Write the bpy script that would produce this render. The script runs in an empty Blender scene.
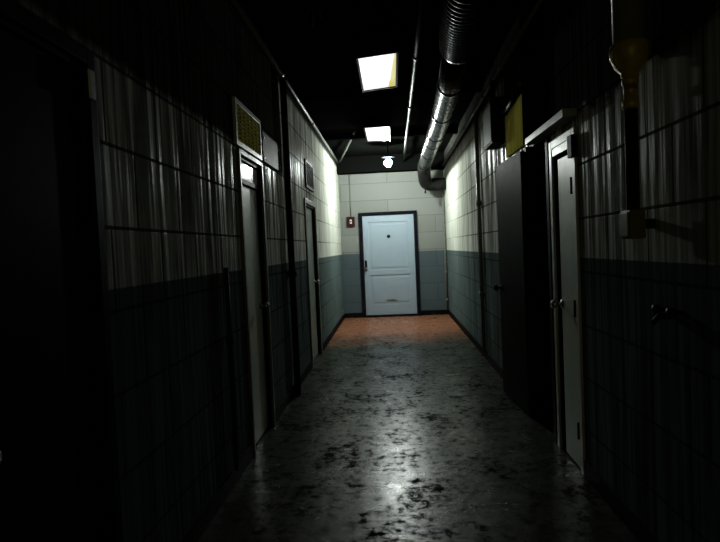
import bpy, bmesh, math, random
from mathutils import Vector, Matrix
random.seed(7)
sc = bpy.context.scene
COL = sc.collection
PI = math.pi
XL, XR, YB, ZC, YN = -1.035, 1.10, 11.75, 3.25, -1.2     # corridor: left wall, right wall, end wall, ceiling, near edge
PAINT = 1.31                                              # height of the two-tone paint line

# ------------------------------------------------------------------ mesh helpers
class MB:
    def __init__(s): s.bm = bmesh.new()
    def box(s, x0, x1, y0, y1, z0, z1, bev=0.0, rot=None, pivot=None):
        b = bmesh.new()
        bmesh.ops.create_cube(b, size=1)
        for v in b.verts:
            v.co = Vector(((x0+x1)/2+v.co.x*(x1-x0), (y0+y1)/2+v.co.y*(y1-y0), (z0+z1)/2+v.co.z*(z1-z0)))
        if bev: bmesh.ops.bevel(b, geom=b.edges[:], offset=bev, segments=2, affect='EDGES', profile=.6)
        if rot is not None:
            p = Vector(pivot) if pivot else Vector(((x0+x1)/2, (y0+y1)/2, (z0+z1)/2))
            for v in b.verts: v.co = rot @ (v.co-p) + p
        s._add(b); return s
    def _add(s, b):
        me = bpy.data.meshes.new('tmp'); b.to_mesh(me); b.free(); s.bm.from_mesh(me); bpy.data.meshes.remove(me)
    def tube(s, pts, r, n=14, cap=True):
        pts = [Vector(p) for p in pts]; rs = r if isinstance(r, (list, tuple)) else [r]*len(pts)
        rings = []; up = None
        for i, p in enumerate(pts):
            t = (pts[min(i+1, len(pts)-1)]-pts[max(i-1, 0)]).normalized()
            if up is None: up = Vector((0, 0, 1)) if abs(t.z) < .9 else Vector((1, 0, 0))
            a = t.cross(up).normalized(); up = a.cross(t).normalized()
            rings.append([s.bm.verts.new(p+rs[i]*(math.cos(2*PI*k/n)*a+math.sin(2*PI*k/n)*up)) for k in range(n)])
        for A, B in zip(rings, rings[1:]):
            for k in range(n):
                f = s.bm.faces.new((A[k], A[(k+1) % n], B[(k+1) % n], B[k])); f.smooth = True
        if cap:
            s.bm.faces.new(rings[0][::-1]); s.bm.faces.new(rings[-1])
        return s
    def lathe(s, prof, c, axis='Z', n=24):                 # prof: (radius, height) pairs
        d = {'Z': Vector((0, 0, 1)), 'X': Vector((1, 0, 0)), 'Y': Vector((0, 1, 0))}[axis]
        a = Vector((1, 0, 0)) if axis != 'X' else Vector((0, 1, 0)); b = d.cross(a)
        c = Vector(c); rings = []
        for r, h in prof:
            rings.append([s.bm.verts.new(c+d*h+max(r, 1e-4)*(math.cos(2*PI*k/n)*a+math.sin(2*PI*k/n)*b)) for k in range(n)])
        for A, B in zip(rings, rings[1:]):
            for k in range(n):
                f = s.bm.faces.new((A[k], A[(k+1) % n], B[(k+1) % n], B[k])); f.smooth = True
        s.bm.faces.new(rings[0][::-1]); s.bm.faces.new(rings[-1])
        return s
    def build(s, name, mat, parent=None, origin=None):
        bmesh.ops.recalc_face_normals(s.bm, faces=s.bm.faces[:])
        me = bpy.data.meshes.new(name); o = bpy.data.objects.new(name, me); COL.objects.link(o)
        org = Vector(origin) if origin is not None else None
        if parent is not None: org = parent_world(parent)
        if org is not None:
            for v in s.bm.verts: v.co -= org
        s.bm.to_mesh(me); s.bm.free(); me.materials.append(mat)
        if parent is not None: o.parent = parent
        elif org is not None: o.location = org
        return o
def parent_world(p):
    v = Vector(p.location)
    while p.parent: p = p.parent; v += Vector(p.location)
    return v
def tag(o, label, cat, group=None, kind=None):
    o['label'] = label; o['category'] = cat
    if group: o['group'] = group
    if kind: o['kind'] = kind
    return o
def empty(name, loc, label=None, cat=None, group=None, kind=None):
    o = bpy.data.objects.new(name, None); o.empty_display_size = .1; COL.objects.link(o); o.location = loc
    if label: tag(o, label, cat, group)
    if kind: o['kind'] = kind
    return o
def structure(o, label=None, cat=None):
    o['kind'] = 'structure'
    if label: o['label'] = label
    if cat: o['category'] = cat
    return o
def smooth(pts, n=8):                                       # Catmull-Rom through the points
    P = [Vector(p) for p in pts]; P = [2*P[0]-P[1]]+P+[2*P[-1]-P[-2]]; out = []
    for i in range(1, len(P)-2):
        for k in range(n):
            t = k/n; a, b, c, d = P[i-1:i+3]
            out.append(.5*((2*b)+(c-a)*t+(2*a-5*b+4*c-d)*t*t+(3*b-a-3*c+d)*t**3))
    return out+[P[-2]]

# ------------------------------------------------------------------ materials
class NT:
    def __init__(s, name):
        s.m = bpy.data.materials.new(name); s.m.use_nodes = True; s.t = s.m.node_tree; s.t.nodes.clear()
        s.out = s.n('ShaderNodeOutputMaterial'); s.b = s.n('ShaderNodeBsdfPrincipled'); s.l(s.b.outputs[0], s.out.inputs[0])
    def n(s, k, **kw):
        o = s.t.nodes.new(k)
        for a, v in kw.items(): setattr(o, a, v)
        return o
    def l(s, a, b): s.t.links.new(a, b)
    def put(s, sock, v):
        if hasattr(v, 'is_linked'): s.l(v, sock)
        else: sock.default_value = v
    def math(s, op, a, b=0.0, c=None, clamp=False):
        o = s.n('ShaderNodeMath', operation=op, use_clamp=clamp); s.put(o.inputs[0], a); s.put(o.inputs[1], b)
        if c is not None: s.put(o.inputs[2], c)
        return o.outputs[0]
    def mix(s, f, a, b, mode='MIX'):
        o = s.n('ShaderNodeMix', data_type='RGBA', blend_type=mode); s.put(o.inputs[0], f)
        s.put(o.inputs[6], a if hasattr(a, 'is_linked') else (*a, 1)); s.put(o.inputs[7], b if hasattr(b, 'is_linked') else (*b, 1))
        return o.outputs[2]
    def ramp(s, v, lo, hi, a=0.0, b=1.0):
        o = s.n('ShaderNodeMapRange'); s.put(o.inputs[0], v)
        for i, x in enumerate((lo, hi, a, b)): o.inputs[i+1].default_value = x
        return o.outputs[0]
    def pos(s):
        return s.n('ShaderNodeNewGeometry').outputs['Position']
    def noise(s, vec, scale, detail=4, rough=.55, vs=None, dist=0):
        if vs:
            mp = s.n('ShaderNodeVectorMath', operation='MULTIPLY'); s.l(vec, mp.inputs[0]); mp.inputs[1].default_value = vs; vec = mp.outputs[0]
        o = s.n('ShaderNodeTexNoise'); s.l(vec, o.inputs['Vector']); o.inputs['Scale'].default_value = scale
        o.inputs['Detail'].default_value = detail; o.inputs['Roughness'].default_value = rough; o.inputs['Distortion'].default_value = dist
        return o.outputs[0]
    def bump(s, h, strength=.3, dist=.01, prev=None):
        o = s.n('ShaderNodeBump'); s.l(h, o.inputs['Height']); o.inputs['Strength'].default_value = strength; o.inputs['Distance'].default_value = dist
        if prev is not None: s.l(prev, o.inputs['Normal'])
        return o.outputs[0]
    def set(s, color=None, rough=None, metal=None, normal=None, spec=None):
        if color is not None: s.put(s.b.inputs['Base Color'], color if hasattr(color, 'is_linked') else (*color, 1))
        if rough is not None: s.put(s.b.inputs['Roughness'], rough)
        if metal is not None: s.put(s.b.inputs['Metallic'], metal)
        if spec is not None: s.put(s.b.inputs['Specular IOR Level'], spec)
        if normal is not None: s.l(normal, s.b.inputs['Normal'])
        return s.m

def wall_material(name, along, upper, lower, streak=.5, rough=(.25, .5), mcol=(.42,.43,.4), bw=.46, rh=.31, z0=1.537, dark_top=None):
    t = NT(name); p = t.pos(); sp = t.n('ShaderNodeSeparateXYZ'); t.l(p, sp.inputs[0])
    u = sp.outputs[along]; z = sp.outputs['Z']
    cb = t.n('ShaderNodeCombineXYZ'); t.l(t.math('ADD', u, 20.), cb.inputs[0]); t.l(t.math('ADD', z, rh*10-z0), cb.inputs[1])
    br = t.n('ShaderNodeTexBrick'); t.l(cb.outputs[0], br.inputs['Vector'])
    br.inputs['Scale'].default_value = 1; br.inputs['Brick Width'].default_value = bw; br.inputs['Row Height'].default_value = rh
    br.inputs['Mortar Size'].default_value = .009; br.inputs['Mortar Smooth'].default_value = .4
    br.inputs['Color1'].default_value = (1, 1, 1, 1); br.inputs['Color2'].default_value = (.86, .87, .84, 1); br.inputs['Mortar'].default_value = (*mcol, 1)
    mort = br.outputs['Fac']
    vs = (1.0, 1.0, .030)
    st = t.noise(p, 26, 4, .6, vs); big = t.noise(p, 2.2, 5, .6, (1, 1, .7)); fine = t.noise(p, 60, 3)
    edge = t.math('ADD', z, t.math('MULTIPLY', t.math('SUBTRACT', fine, .5), .006))
    low = t.ramp(edge, PAINT-.003, PAINT+.003, 1, 0)
    col = t.mix(low, upper, lower)
    col = t.mix(1.0, col, br.outputs['Color'], 'MULTIPLY')
    near = t.ramp(t.math('ADD', sp.outputs['Y'], t.math('MULTIPLY', big, 3.)), 9.2, 11.8, 1, .1)   # streak grime, raised toward the near end to paint in the light's falloff
    dirt_and_dim = t.math('MULTIPLY', t.math('MULTIPLY', t.ramp(st, .40, .56), t.ramp(big, .3, .6, .45, 1)), near)
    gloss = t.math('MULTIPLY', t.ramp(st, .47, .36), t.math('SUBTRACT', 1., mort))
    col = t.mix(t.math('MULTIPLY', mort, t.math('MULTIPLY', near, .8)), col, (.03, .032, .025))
    col = t.mix(t.math('MULTIPLY', dirt_and_dim, streak), col, (.02, .021, .016))
    if dark_top:                                                # unlit look of the upper walls painted in as black bands
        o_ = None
        for y1, z1, amp in dark_top:
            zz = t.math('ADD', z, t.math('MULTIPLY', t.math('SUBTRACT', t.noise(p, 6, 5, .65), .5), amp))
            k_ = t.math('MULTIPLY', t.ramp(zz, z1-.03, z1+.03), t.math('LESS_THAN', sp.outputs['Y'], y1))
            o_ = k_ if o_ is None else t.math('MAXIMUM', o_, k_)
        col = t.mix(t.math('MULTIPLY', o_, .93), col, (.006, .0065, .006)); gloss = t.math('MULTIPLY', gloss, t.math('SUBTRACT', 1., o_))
    r = t.ramp(t.math('ADD', t.math('MULTIPLY', st, .6), t.math('MULTIPLY', big, .4)), .3, .7, rough[0], rough[1])
    n1 = t.bump(t.math('SUBTRACT', 1., mort), .25, .005)
    n2 = t.bump(st, .35, .006, n1)
    n3 = t.bump(fine, .25, .002, n2)
    return t.set(col, r, 0, n3, t.math('MULTIPLY', t.math('MULTIPLY', gloss, t.math('SUBTRACT', 1., low)), .030))

UP, LO = (.60, .615, .55), (.105, .14, .142)
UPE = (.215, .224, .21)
M = {}
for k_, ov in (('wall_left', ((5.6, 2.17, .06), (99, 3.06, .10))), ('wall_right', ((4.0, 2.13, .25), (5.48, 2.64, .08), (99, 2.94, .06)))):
    M[k_] = wall_material('painted block '+k_[5:], 'Y', UP, LO, .85, (.24, .40), (.8,.81,.77), dark_top=ov)
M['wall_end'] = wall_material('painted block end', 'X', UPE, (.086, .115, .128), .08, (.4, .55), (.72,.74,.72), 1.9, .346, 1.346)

def floor_material():
    t = NT('worn sealed concrete'); p = t.pos(); sp = t.n('ShaderNodeSeparateXYZ'); t.l(p, sp.inputs[0]); y = sp.outputs['Y']
    big = t.noise(p, 1.6, 6, .62); mid = t.noise(p, 7, 6, .65); fine = t.noise(p, 38, 4, .6)
    blotch = t.noise(p, 3.1, 6, .7, (1, .8, 1), .6)
    base = t.mix(t.ramp(mid, .35, .65), (.022, .026, .020), (.05, .055, .042))
    base = t.mix(t.ramp(blotch, .5, .64, 0, .85), base, (.012, .014, .011))
    red = t.mix(t.ramp(mid, .3, .7), (.22, .082, .042), (.30, .135, .075))
    yy = t.math('ADD', y, t.math('MULTIPLY', t.math('SUBTRACT', big, .5), 2.6))
    col = t.mix(t.ramp(yy, 8.2, 9.7), base, red)
    # two long cracks wandering along the corridor
    wob = t.math('ADD', t.math('MULTIPLY', t.math('SUBTRACT', t.noise(p, 1.3, 6, .62, (.4, 1, 1)), .5), 1.1), t.math('MULTIPLY', t.math('SUBTRACT', mid, .5), .12))
    crack = None
    for x0, ya, yb in ((.58, 3.2, 8.6), (-.42, 2.6, 6.2)):
        d = t.math('ABSOLUTE', t.math('ADD', t.math('SUBTRACT', sp.outputs['X'], x0), wob))
        c_ = t.math('MULTIPLY', t.ramp(d, .006, .02, 1, 0), t.math('MULTIPLY', t.ramp(y, ya, ya+.6), t.ramp(y, yb, yb-.8)))
        crack = c_ if crack is None else t.math('MAXIMUM', crack, c_)
    col = t.mix(t.math('MULTIPLY', crack, .85), col, (.015, .016, .014))
    r = t.ramp(t.math('ADD', t.math('MULTIPLY', mid, .5), t.math('MULTIPLY', blotch, .5)),     .36, .64, .25, .32)
    h = t.math('ADD', t.math('MULTIPLY', mid, .5), t.math('MULTIPLY', fine, .25))
    wave = t.noise(p, 1.0, 4, .6, (5, 26, 1)); n0 = t.bump(wave, .22, .006); n1 = t.bump(h, .2, .004, n0); n2 = t.bump(t.math('SUBTRACT', 1., crack), .15, .003, n1)
    patch = t.ramp(t.math('ADD', t.math('MULTIPLY', blotch, .42), t.math('MULTIPLY', t.noise(p, 17, 6, .74), .58)), .445, .56, .19, .0)
    return t.set(col, r, 0, n2, patch)
M['floor'] = floor_material()

def paint(name, color, rough=.4, metal=0, wear=.25, wear_col=(.05, .05, .030), scale=9, bump=.1, vs=None, spec=.3):
    t = NT(name); p = t.pos(); a = t.noise(p, scale, 5, .6, vs); b = t.noise(p, 45, 3)
    col = t.mix(t.ramp(a, .48, .72, 0, wear), color, wear_col)
    return t.set(col, t.ramp(b, .3, .7, max(.04, rough-.08), rough+.08), metal, t.bump(b, bump, .002), spec)
M['black'] = paint('flat black paint', (.004, .0045, .004), .9, 0, .3, (.006, .006, .005), spec=0)
M['dark_trim'] = paint('dark brown gloss paint', (.006, .006, .011), .45, spec=0.01)
M['baseboard'] = paint('black rubber', (.006, .006, .006), .5, spec=0.01)
M['door_blue'] = paint('pale blue door paint', (.30, .372, .435), .38, 0, .12, (.2, .25, .24), 5)
M['door_green'] = paint('pale green door paint', (.42, .48, .40), .36, 0, .3, (.12, .13, .1), 6, .12, (1, 1, .2), spec=.10)
M['door_grimy'] = paint('grimy green door paint', (.17, .20, .165), .4, 0, .5, (.06, .065, .05), 6, .12, (1, 1, .2), spec=.08)
M['door_dark'] = paint('dark door paint', (.012, .013, .011), .5, 0, .3, (.006, .006, .005), 4, spec=.006)
M['casing'] = paint('off white casing', (.42, .44, .40), .35, 0, .4, (.12, .12, .1), 8, .1, (1, 1, .3), spec=.15)
M['casing_grimy'] = paint('grimy casing', (.16, .17, .14), .4, 0, .8, (.03, .03, .025), 8, .1, (1, 1, .3), spec=.12)
M['box_dull'] = paint('dull yellowed steel', (.14, .125, .05), .45, 0, .4, spec=.05)
M['steel'] = paint('dull steel', (.42, .42, .40), .3, 1, .2, (.15, .14, .12))
M['galv'] = paint('galvanised duct', (.014, .015, .014), .28, .2, .95, (.006, .006, .006), 6, spec=.1)
M['foil'] = paint('black flexible duct', (.008, .008, .008), .4, 0, .2, spec=.06)
M['conduit'] = paint('painted conduit', (.17, .175, .155), .4, 0, .5, (.04, .04, .035), 12, spec=.15)
M['conduit_dark'] = paint('dark conduit', (.012, .012, .011), .5, 0, .3, spec=0.01)
M['steel_dark'] = paint('blackened steel', (.012, .012, .011), .4, .15, .9, (.005, .005, .005), 5, spec=.02)
M['brass'] = paint('brass', (.40, .30, .06), .4, .2, .5, (.12, .08, .03), 20)
M['pipe_grey'] = paint('grey iron pipe', (.16, .17, .13), .4, .2, .4)
M['vent'] = paint('yellowed vent enamel', (.62, .59, .17), .4, 0, .4, (.2, .18, .05), 16, spec=0)
M['ply'] = paint('yellow varnished boards', (.72, .66, .12), .4, 0, .5, (.2, .18, .04), 10, .15, (1, 4, .15), spec=0)
M['red'] = paint('dark red enamel', (.035, .006, .006), .45, spec=.1)
M['white'] = paint('white enamel', (.7, .7, .66), .3, 0, .1)
M['plate'] = paint('glossy white plate', (.72, .73, .70), .14, 0, .1)
def emit(name, col, strength):
    t = NT(name); t.set((.8, .8, .8), .4); t.b.inputs['Emission Color'].default_value = (*col, 1); t.b.inputs['Emission Strength'].default_value = strength
    return t.m
M['lens'] = emit('lit acrylic lens', (1, .93, .94), 1.1)
M['lens_yellow'] = emit('yellowed lit lens', (.80, .72, .22), .75)
M['bulb'] = emit('lit bulb', (.92, 1, .94), 1020)

# ------------------------------------------------------------------ setting
structure(MB().box(XL-.3, XR+.3, YN, YB+.3, -.2, 0).build('floor', M['floor']))
structure(MB().box(XL-.3, XR+.3, YN, YB+.3, ZC, ZC+.2).build('ceiling', M['black']))
structure(MB().box(XL-.3, XR+.3, YB, YB+.3, 0, ZC).build('wall_back', M['wall_end']))
# doorways (y0, y1, height)
L_DOORS = [(1.22, 1.96, 2.10), (3.95, 4.60, 2.11), (6.95, 7.80, 2.00)]
R_DOORS = [(3.50, 3.93, 2.02), (4.04, 4.64, 2.16)]
def side_wall(name, xa, xb, doors):
    m = MB(); y = YN
    for (a, b, h) in doors:
        m.box(xa, xb, y, a, 0, ZC); m.box(xa, xb, a, b, h, ZC); y = b
    m.box(xa, xb, y, YB, 0, ZC)
    return structure(m.build(name, M[name]))
side_wall('wall_left', XL-.22, XL, L_DOORS); side_wall('wall_right', XR, XR+.22, R_DOORS)
def base(name, runs):
    m = MB()
    for r in runs: m.box(*r, 0, .10, .004)
    structure(m.build(name, M['baseboard']))
base('baseboard_left', [(XL, XL+.012, a, b) for a, b in ((YN, 1.15), (2.03, 3.90), (4.65, 6.88), (7.87, YB))])
base('baseboard_right', [(XR-.012, XR, a, b) for a, b in ((YN, 3.44), (4.70, YB))])
base('baseboard_back', [(XL+.012, -.66, YB-.012, YB), (.54, XR-.012, YB-.012, YB)])
# ceiling bulkhead at the end wall and the joists
structure(MB().box(XL, XR, YB-.26, YB, 2.93, ZC).build('trim_1', M['black']), 'black bulkhead along the top of the far end wall', 'bulkhead')
for i, y in enumerate((2.6, 4.05, 6.75, 9.2)):
    structure(MB().box(XL, XR, y-.05, y+.05, ZC-.09, ZC, .004).build('trim_%d' % (i+2), M['black']),
              ['black ceiling joist nearest the camera', 'black ceiling joist in front of the first lit panel', 'black ceiling joist between the two lit panels', 'black ceiling joist beyond the second lit panel'][i], 'joist')

# --- door_1: pale blue door in the end wall
d1 = structure(empty('door_1', (-.05, YB, 0)), 'pale blue two-panel door in the far end wall', 'door')
fx0, fx1, ft = -.655, .53, 2.14
MB().box(fx0, fx0+.065, YB-.05, YB, 0, ft, .004).box(fx1-.065, fx1, YB-.05, YB, 0, ft, .004).box(fx0+.065, fx1-.065, YB-.05, YB, ft-.065, ft, .004).build('frame', M['dark_trim'], d1)
a, b, zt = fx0+.075, fx1-.075, ft-.075
m = MB(); y0, y1 = YB-.028, YB
sw = .11
m.box(a, a+sw, y0, y1, .045, zt, .003).box(b-sw, b, y0, y1, .045, zt, .003)
m.box(a+sw, b-sw, y0, y1, zt-.13, zt, .003).box(a+sw, b-sw, y0, y1, .86, .96, .003).box(a+sw, b-sw, y0, y1, .045, .25, .003)
m.box(a+sw, b-sw, y0+.014, y1, .25, .86).box(a+sw, b-sw, y0+.014, y1, .96, zt-.13)
m.box(a+sw+.05, b-sw-.05, y0+.006, y0+.015, 1.01, zt-.18, .004).box(a+sw+.05, b-sw-.05, y0+.006, y0+.015, .30, .81, .004)
leaf = m.build('leaf', M['door_blue'], d1)
MB().box(a+.012, a+.058, y0-.006, y0, .95, 1.17, .002).build('handle_plate', M['dark_trim'], leaf)
MB().lathe([(.012, 0), (.012, .03), (.027, .035), (.03, .05), (.022, .066), (.004, .07)], (a+.035, y0-.072, 1.0), 'Y').build('knob', M['steel'], leaf)
MB().box(a+.02, a+.05, y0-.02, y0, 1.10, 1.15, .004).build('lock', M['dark_trim'], leaf)
MB().lathe([(.001, 0), (.03, .001), (.034, .004), (.034, .008)], (-.06, y0-.008, 1.64), 'Y').build('number_disc', M['conduit_dark'], leaf)
MB().box(-.16, .06, y0-.004, y0+.002, .33, .355, .002).build('letter_slot', M['steel'], leaf)
MB().box(a, b, YB-.06, YB, .0, .04, .004).build('threshold', M['dark_trim'], d1)

def hinge(x0, x1, y, z, par, mat):
    MB().tube([((x0+x1)/2, y, z-.05), ((x0+x1)/2, y, z+.05)], abs(x1-x0)/2, 10).build('hinge', mat, par)
def knob(x, y, z, sgn, par, mat):
    prof = [(.028, 0), (.028, .006), (.011, .008), (.011, .035), (.026, .042), (.03, .055), (.022, .07), (.003, .074)]
    MB().lathe([(r, sgn*h) for r, h in prof], (x, y, z), 'X', 18).build('knob', mat, par)

def side_door(name, side, y0, y1, h, rec, leaf_mat, cas_mat, label, cw=.07, hinge_near=True, kz=1.0, casing_proud=.018, transom=None, gap=0., head=None):
    s = 1 if side == 'L' else -1                            # direction into the corridor
    X = XL if side == 'L' else XR
    bx = lambda m, a, b, *r: m.box(min(X+s*a, X+s*b), max(X+s*a, X+s*b), *r)
    r = structure(empty(name, (X, (y0+y1)/2, 0)), label, 'door')
    m = MB()
    bx(m, 0, casing_proud, y0-cw, y0, 0, h+cw, .004); bx(m, 0, casing_proud, y1, y1+cw, 0, h+cw, .004); bx(m, 0, casing_proud, y0, y1, h, h+cw, .004)
    if head: bx(m, 0, casing_proud*.8, y0, y1, h-head, h)
    m.build('casing', cas_mat, r)
    m = MB()
    bx(m, -.2, 0, y0, y0+.025, 0, h); bx(m, -.2, 0, y1-.025, y1, 0, h); bx(m, -.2, 0, y0+.025, y1-.025, h-.025, h)
    m.build('jamb', M['dark_trim'], r)
    top = h-.03-(head or 0)
    if gap:
        m = MB(); bx(m, -rec-.06, -rec-.02, y1-.03-gap, y1-.025, 0, top); m.build('door_stop', M['black'], r)
    if transom:
        m = MB(); bx(m, -rec-.03, -rec+.012, y0+.03, y1-.03, transom, top, .003); m.build('transom_panel', M['plate'], r)
        m = MB(); bx(m, -rec-.03, -rec+.02, y0+.026, y1-.026, transom-.035, transom, .003); m.build('transom_bar', M['dark_trim'], r)
        top = transom-.04
    m = MB(); bx(m, -rec-.04, -rec, y0+.03, y1-.03-gap, .012, top, .003)
    lf = m.build('leaf', leaf_mat, r)
    yh, yk = (y0+.03, y1-.10) if hinge_near else (y1-.03, y0+.10)
    for z in (.25, 1.0, top-.2): hinge(X+s*(-rec+.0), X+s*(-rec+.02), yh, z, lf, M['conduit_dark'])
    knob(X+s*(-rec), yk, kz, s, lf, M['steel'])
    return r, lf
r2, l2 = side_door('door_2', 'L', *L_DOORS[0], .012, M['door_dark'], M['dark_trim'], 'dark flush door in the left wall nearest the camera', .05, False, .95, .012)
o_ = MB().box(XL+.012, XL+.02, 1.955, 1.99, 1.98, 2.08, .002).build('hinge_plate', M['white'], r2); o_['label'] = 'hinge plate painted white for its glint'  # glint of the hinge painted in as plain white
side_door('door_3', 'L', *L_DOORS[1], .028, M['door_green'], M['casing_grimy'], 'pale green door with white head panel under the yellowed left wall vent', .035, True, 1.0, .02, 1.955)
side_door('door_4', 'L', *L_DOORS[2], .03, M['door_grimy'], M['casing_grimy'], 'second pale door along the left wall, nearer the far end', .06, True, 1.0)
r5, l5 = side_door('door_5', 'R', *R_DOORS[0], 0.0, M['door_green'], M['casing'], 'closed pale green door in the right wall beside the dark doorway', .055, True, 1.0, .016, None, .06, .05)
MB().box(XR-.035, XR+.025, 3.44, 3.52, 1.90, 2.03, .004).build('door_closer', M['conduit_dark'], r5)
structure(MB().box(XR-.085, XR, 3.42, 4.36, 2.13, 2.175, .004).build('trim_6', M['casing']), 'pale drip hood above the closed door on the right', 'hood')
# dark doorway with its leaf folded back against the wall
m = MB()
m.box(XR-.02, XR, 4.00, 4.04, 0, 2.12, .003).box(XR-.02, XR+.2, 4.04, 4.06, 0, 2.16).box(XR-.02, XR+.2, 4.62, 4.64, 0, 2.16).box(XR-.02, XR, 4.64, 4.68, 0, 2.16, .003).box(XR, XR+.2, 4.06, 4.62, 2.14, 2.16)
d6 = structure(empty('door_6', (XR, 4.64, 0)), 'dark door standing open flat against the right wall', 'door')
m.build('frame', M['dark_trim'], d6)
MB().box(XR+.2, XR+.22, 4.0, 4.68, 0, 2.2).build('backing', M['black'], d6)
ang = math.radians(3.6)
R = Matrix.Rotation(ang, 3, 'Z')
hp = (XR-.035, 4.66, 0)
lf = MB().box(XR-.055, XR-.015, 4.66, 5.46, .012, 2.13, .003, R, hp).build('leaf', M['door_dark'], d6)
q = R @ (Vector((XR-.055, 5.38, 1.0))-Vector(hp))+Vector(hp)
knob(q.x, q.y, q.z, -1, lf, M['conduit_dark'])
for z in (.3, 1.1, 1.9): MB().tube([(XR-.028, 4.655, z-.05), (XR-.028, 4.655, z+.05)], .012, 10).build('hinge', M['conduit_dark'], lf)
structure(MB().box(XR-.03, XR, 4.0, 4.66, 2.18, ZC, .003).build('trim_7', M['black']), 'dark panel between the doorway head and the ceiling on the right', 'panel')

# ------------------------------------------------------------------ lights
def panel_light(loc, w, l, roll, label, yellow):
    root = empty('ceiling_light', loc, label, 'ceiling light', 'lit ceiling panels')
    x, y, z = loc
    m = MB(); hw, hl = w/2, l/2
    m.box(x-hw-.02, x-hw, y-hl-.02, y+hl+.02, z-.012, z+.07, .003).box(x+hw, x+hw+.02, y-hl-.02, y+hl+.02, z-.012, z+.07, .003)
    m.box(x-hw, x+hw, y-hl-.02, y-hl, z-.012, z+.07, .003).box(x-hw, x+hw, y+hl, y+hl+.02, z-.012, z+.07, .003).box(x-hw, x+hw, y-hl, y+hl, z+.05, z+.07)
    m.build('housing', M['dark_trim'], root)
    if yellow:
        m = MB(); v = [m.bm.verts.new(c) for c in ((x-hw, y-hl, z), (x+hw-.012, y-hl, z), (x+hw-.075, y+hl, z), (x-hw, y+hl, z))]
        f = m.bm.faces.new(v); g = bmesh.ops.extrude_face_region(m.bm, geom=[f])
        for e in g['geom']:
            if isinstance(e, bmesh.types.BMVert): e.co.z += .012
        m.build('diffuser', M['lens'], root)
        m = MB(); v = [m.bm.verts.new(c) for c in ((x+hw-.012, y-hl, z), (x+hw, y-hl, z), (x+hw, y+hl, z), (x+hw-.075, y+hl, z))]
        f = m.bm.faces.new(v); g = bmesh.ops.extrude_face_region(m.bm, geom=[f])
        for e in g['geom']:
            if isinstance(e, bmesh.types.BMVert): e.co.z += .012
        o = m.build('diffuser_edge', M['lens_yellow'], root); o['label'] = 'yellowed strip along the diffuser'
    else:
        MB().box(x-hw, x+hw, y-hl, y+hl, z, z+.012).build('diffuser', M['lens'], root)
    for dy in (-.35*l, .35*l):
        MB().tube([(x, y+dy, z+.07), (x, y+dy, ZC-.001-(.0 if not roll else .0))], .006, 8).build('hanger_rod', M['conduit_dark'], root)
    root.rotation_euler = (0, roll, 0)
    return root
panel_light((-.06, 5.62, 3.10), .335, 1.06, -.085, 'nearer lit ceiling panel, hanging tilted with a yellowed right edge', True)
panel_light((-.14, 8.60, 3.10), .335, 1.06, 0, 'farther lit ceiling panel, in front of the bare bulb', False)

bx_, by_, bz_ = -.006, 10.15, 2.90
lamp = empty('pendant_lamp', (bx_, by_, ZC), 'small bright bulb under an added dark disc hanging before the end wall', 'lamp')
MB().lathe([(.05, 0), (.05, -.02), (.012, -.03), (.012, -.28), (.035, -.285), (.035, -.33), (.02, -.335)], (bx_, by_, ZC)).build('stem', M['conduit_dark'], lamp)
MB().lathe([(.036, .11), (.05, .115), (.13, .09), (.132, .085), (.05, .107), (.037, .105)], (bx_, by_, bz_)).build('added_shade', M['dark_trim'], lamp)  # disc added above the bulb to block its upward light
MB().lathe([(.001, -.075), (.03, -.07), (.055, -.048), (.07, -.012), (.068, .015), (.05, .030), (.03, .065), (.028, .08)], (bx_, by_, bz_)).build('bulb', M['bulb'], lamp)

# ------------------------------------------------------------------ pipes and ducts
duct = empty('ceiling_duct', (.64, 7.5, 2.9), 'round metal duct along the ceiling, ribbed near end, elbow into right wall', 'duct')
path = smooth([(.50, 2.8, 2.95), (.505, 3.5, 2.93), (.53, 4.0, 2.92), (.56, 4.42, 2.91)], 60)
rs = [.135+.012*math.sin(i*2*PI/6) for i in range(len(path))]
MB().tube(path, rs, 28).build('flexible_hose', M['foil'], duct)
MB().tube([(.56, 4.40, 2.91), (.60, 5.4, 2.905), (.64, 7.0, 2.9), (.65, 9.0, 2.9), (.66, 10.55, 2.9)], .115, 28).build('straight_run', M['galv'], duct)
el = smooth([(.66, 10.5, 2.9), (.665, 10.95, 2.885), (.68, 11.2, 2.76), (.72, 11.34, 2.64), (.84, 11.4, 2.61), (XR, 11.4, 2.61)], 8)
MB().tube(el, .125, 28).build('elbow', M['foil'], duct)
for y in (4.44, 5.42, 6.6, 7.75, 8.35, 9.3, 10.5):
    x = .56+.04*(y-4.4) if y < 5.4 else .60+.04*(y-5.4)/1.6 if y < 7 else .64+.01*(y-7)/2
    MB().tube([(x, y-.03, 2.905), (x, y+.03, 2.905)], .124, 28).build('joint_band', M['galv'], duct)
for y in (6.1, 8.9):
    x = .60+(.06*(y-5.38)/5.2)
    MB().box(x-.01, x+.01, y-.012, y+.012, 3.0, ZC).build('hanger_strap', M['conduit_dark'], duct)
MB().lathe([(.012, 0), (.012, -.09), (.02, -.1), (.02, -.14), (.002, -.145)], (.69, 11.25, 2.57)).build('drain_nipple', M['conduit_dark'], duct)

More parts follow.
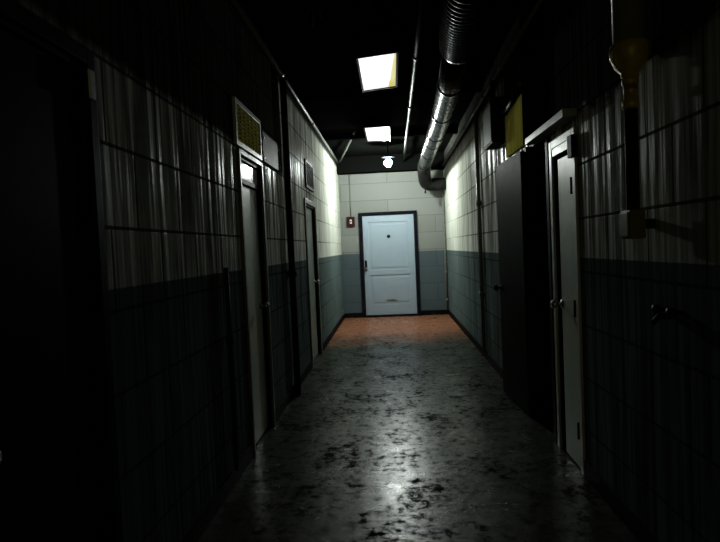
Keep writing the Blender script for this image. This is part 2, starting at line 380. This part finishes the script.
def run(name, pts, r, mat, label, cat, clips=(), group=None, n=12):
    root = empty(name, pts[0], label, cat, group)
    MB().tube(pts, r, n).build('tube', M[mat], root)
    for c in clips:
        c = Vector(c[0]), Vector(c[1])
        MB().tube([c[0]-c[1]*.03, c[0]+c[1]*.03], r*1.45, n).build('coupling', M[mat], root)
    return root
Yv = (0, 1, 0); Zv = (0, 0, 1)
tc_ = run('conduit', [(.27, 2.2, 3.1), (.28, 4.9, 3.1), (.30, 11.48, 3.1)], .022, 'steel_dark', 'thin steel conduit under the black ceiling between light panels and duct', 'conduit', [((.272, 3.9, 3.1), Yv), ((.28, 5.2, 3.1), Yv), ((.285, 7, 3.1), Yv)])
run('conduit', [(XL+.03, 2.2, 3.14), (XL+.03, 11.48, 3.14)], .02, 'conduit', 'pale conduit running along the top of the left wall', 'conduit', [((XL+.03, y, 3.14), Yv) for y in (3.4, 5.6, 7.8, 10)])
br_ = run('conduit', smooth([(XL+.075, 11.42, 3.15), (-.86, 10.9, 3.17), (-.62, 9.6, 3.2), (-.5, 9.0, 3.234)], 6), .016, 'conduit', 'pale conduit slanting off the left wall top across the far ceiling', 'conduit')
run('conduit', [(XR-.032, 2.65, 3.04), (XR-.032, 11.48, 2.99)], .02, 'conduit', 'pale conduit running along the top of the right wall', 'conduit', [((XR-.032, y, 3.04-.05*(y-2.4)/9.08), Yv) for y in (3.6, 5.4, 6.4, 8, 9.6)])
run('conduit', [(XR-.03, 7.05, .1), (XR-.03, 7.05, 2.98)], .024, 'conduit', 'upright painted conduit on the right wall beyond the open dark door', 'conduit', [((XR-.03, 7.05, z), Zv) for z in (.8, 1.9)])
run('conduit', [(XR-.03, YB-.06, .1), (XR-.03, YB-.06, 2.48)], .018, 'conduit', 'thin upright conduit in the right corner beside the pale blue door', 'conduit', [((XR-.03, YB-.06, z), Zv) for z in (.3, .86, 1.06)])
run('conduit', [(XL+.045, 5.6, 0.0), (XL+.045, 5.6, 3.105)], .032, 'conduit_dark', 'dark upright pipe on the left wall between the two pale doors', 'pipe', [((XL+.045, 5.6, 1.2), Zv)])
run('conduit', [(XL+.03, 3.42, .1), (XL+.03, 3.42, 1.34)], .015, 'conduit_dark', 'short dark upright conduit on the left wall before the vented door', 'conduit', [((XL+.03, 3.42, .9), Zv)])
run('conduit', [(-.81, YB-.012, 2.93), (-.81, YB-.012, 2.07)], .009, 'conduit', 'thin conduit dropping down the end wall to the red alarm', 'conduit')
run('conduit', [(XR-.03, 4.70, 2.63), (XR-.03, 5.32, 2.58)], .022, 'conduit_dark', 'short dark conduit across the yellow boards on the right wall', 'conduit')

for y, x in ((3.2, .274), (6.2, .284), (9.6, .295)): MB().box(x-.012, x+.012, y-.012, y+.012, 3.12, ZC).build('hanger', M['conduit_dark'], tc_)
MB().box(-.64, -.60, 9.58, 9.62, 3.214, ZC+.001).build('hanger', M['conduit_dark'], br_)
# red alarm station on the end wall
al = empty('fire_alarm', (-.815, YB, 1.97), 'small dark red fire alarm box on the end wall left of the door', 'fire alarm')
MB().box(-.895, -.735, YB-.05, YB+.003, 1.87, 2.07, .008).build('case', M['red'], al)
MB().box(-.835, -.795, YB-.056, YB-.05, 1.93, 2.01, .002).build('face_plate', M['white'], al)
MB().box(-.828, -.802, YB-.066, YB-.056, 1.955, 1.985, .003).build('pull_handle', M['red'], al)

# vents
def vent(y0, y1, z0, z1, label, frame_mat, n, fm=None):
    root = empty('wall_vent', (XL, (y0+y1)/2, z0), label, 'vent', 'louvred vents above the left wall doors')
    f = .035
    MB().box(XL, XL+.022, y0, y0+f, z0, z1, .003).box(XL, XL+.022, y1-f, y1, z0, z1, .003).box(XL, XL+.022, y0+f, y1-f, z0, z0+f, .003).box(XL, XL+.022, y0+f, y1-f, z1-f, z1, .003).build('frame', fm or frame_mat, root)
    MB().box(XL, XL+.004, y0+f, y1-f, z0+f, z1-f).build('backing', M['black'], root)
    m = MB(); h = (z1-z0-2*f)/n
    for i in range(n):
        z = z0+f+h*(i+.5)
        m.box(XL+.004, XL+.017, y0+f, y1-f, z-h*.33, z+h*.33, 0, Matrix.Rotation(math.radians(25), 3, 'Y'))
    k = max(2, int((y1-y0)/.12))
    for i in range(1, k):
        y = y0+f+(y1-y0-2*f)*i/k; m.box(XL+.004, XL+.02, y-.006, y+.006, z0+f, z1-f)
    m.build('louvre_slats', frame_mat, root)
vent(3.86, 4.62, 2.16, 2.48, 'yellowed louvred vent above the nearer pale door on the left', M['vent'], 9, M['casing'])
vent(7.05, 7.72, 2.20, 2.55, 'dark louvred vent above the farther pale door on the left', M['conduit_dark'], 8)
cp = empty('cover_plate', (XL, 5.1, 2.2), 'dark metal cover plate on the left wall beside the yellowed vent', 'cover plate')
MB().box(XL-.003, XL+.016, 4.70, 5.40, 2.17, 2.42, .004).build('plate', M['conduit_dark'], cp)
for y in (4.74, 5.36):
    for z in (2.20, 2.37): MB().lathe([(.012, 0), (.012, .003), (.006, .006)], (XL+.016, y, z), 'X', 10).build('screw', M['steel'], cp)

# right wall: boards, electrical box
bd = tag(MB().box(XR-.018, XR, 4.68, 4.92, 2.19, 2.60, .003).box(XR-.018, XR, 4.925, 5.16, 2.19, 2.60, .003).box(XR-.018, XR, 5.165, 5.38, 2.19, 2.60, .003).build('wall_boards', M['ply'], None, (XR, 5.03, 2.19)), 'yellowed vertical boards on the right wall above the open dark door', 'boards')
eb = empty('electrical_box', (XR, 5.72, 2.38), 'dark electrical box high on the right wall beyond the yellow boards', 'electrical box')
MB().box(XR-.12, XR+.003, 5.50, 5.95, 2.36, 2.78, .006).build('case', M['conduit_dark'], eb)
MB().box(XR-.128, XR-.12, 5.515, 5.935, 2.375, 2.765, .004).build('cover', M['conduit_dark'], eb)
MB().tube([(XR-.06, 5.72, 2.78), (XR-.06, 5.72, 2.99)], .02, 10).build('riser', M['conduit_dark'], eb)

# standpipe with brass reducer, near right
px, py = 1.02, 2.49
sp = empty('standpipe', (px, py, 1.52), 'grey pipe dropping to a brass reducer at the upper right wall', 'pipe')
MB().tube([(px, py, ZC), (px, py, 2.19)], .064, 24).build('upper_pipe', M['pipe_grey'], sp)
MB().lathe([(.066, 2.225), (.076, 2.215), (.076, 2.17), (.070, 2.155), (.060, 2.125), (.036, 2.10), (.036, 2.085), (.027, 2.08), (.027, 2.03)], (px, py, 0)).build('reducer', M['brass'], sp)
MB().lathe([(.028, 2.08), (.034, 2.075), (.034, 2.055), (.027, 2.05), (.027, 1.99), (.034, 1.985), (.034, 1.955), (.022, 1.95)], (px, py, 0)).build('nipple', M['brass'], sp)
MB().tube(smooth([(px-.066, py-.02, 2.21), (px-.088, py-.03, 2.19), (px-.085, py-.03, 2.15), (px-.05, py-.02, 2.11)], 6), .004, 8).build('bail_wire', M['steel'], sp)
MB().tube([(px, py, 1.96), (px, py, 1.53)], .026, 12).build('lower_pipe', M['conduit_dark'], sp)
jb = empty('junction_box', (XR, py, 1.41), 'small yellowed junction box below the standpipe on the right wall', 'junction box')
MB().box(px-.035, px+.03, py-.05, py+.05, 1.41, 1.53, .006).build('case', M['box_dull'], jb)
MB().box(px+.03, XR+.003, py-.02, py+.02, 1.45, 1.49).build('bracket', M['conduit_dark'], jb)
MB().box(px-.043, px-.035, py-.045, py+.045, 1.42, 1.52, .003).build('cover', M['box_dull'], jb)
tp = empty('wall_tap', (XR, 2.32, 1.10), 'small metal tap with two dull knobs low on the right wall', 'tap')
MB().tube([(XR+.003, 2.32, 1.10), (XR-.06, 2.32, 1.10), (XR-.09, 2.32, 1.07)], [.014, .014, .01], 12).build('spout', M['steel_dark'], tp)
for y in (2.26, 2.38): MB().lathe([(.01, 0), (.01, -.03), (.022, -.035), (.022, -.055), (.006, -.06)], (XR, y, 1.12), 'X', 14).build('knob', M['steel_dark'], tp)
# small bundle of hanging wire ends in the ceiling
hw = empty('hanging_wires', (-.5, 4.35, ZC), 'loose dark wire ends hanging from the ceiling left of the lit panel', 'wires')
for i, (dx, l) in enumerate(((-.09, .13), (-.02, .17), (.05, .11))):
    MB().tube(smooth([(-.5+dx*.3, 4.35, ZC), (-.5+dx*.6, 4.34, ZC-l*.5), (-.5+dx, 4.33, ZC-l)], 6), .006, 8).build('wire', M['conduit'], hw)

# ------------------------------------------------------------------ world, camera
w = bpy.data.worlds.new('World'); sc.world = w; w.use_nodes = True
nt = w.node_tree; bg = nt.nodes['Background']                # warm fill light added behind the camera, entering the open corridor end
tc = nt.nodes.new('ShaderNodeTexCoord'); sx = nt.nodes.new('ShaderNodeSeparateXYZ'); nt.links.new(tc.outputs['Generated'], sx.inputs[0])
mr = nt.nodes.new('ShaderNodeMapRange'); nt.links.new(sx.outputs['Y'], mr.inputs[0])
for i, q_ in enumerate((-.9, -1.0, .003, .3)): mr.inputs[i+1].default_value = q_
nt.links.new(mr.outputs[0], bg.inputs[1]); bg.inputs[0].default_value = (1.0, .86, .42, 1)
cam = bpy.data.cameras.new('camera'); co = bpy.data.objects.new('camera', cam); COL.objects.link(co)
F = 575.; VPX, VPY, RO = 392, 247, math.radians(2.4)
v = Vector(((VPX-360)/F, -(VPY-271)/F, -1)).normalized()
u = Vector((-math.sin(RO), math.cos(RO), 0)); u = (u-v*u.dot(v)).normalized(); x = v.cross(u)
co.matrix_world = Matrix((x, v, u)).to_4x4(); co.location = (0, 0, 1.42)
cam.sensor_width = 36; cam.lens = 36*F/720; cam.clip_start = .02
sc.camera = co
vs = sc.view_settings
sc.display_settings.display_device = 'sRGB'
vs.view_transform = 'Standard'; vs.look = 'None'; vs.exposure = 0; vs.gamma = 1; vs.use_curve_mapping = False
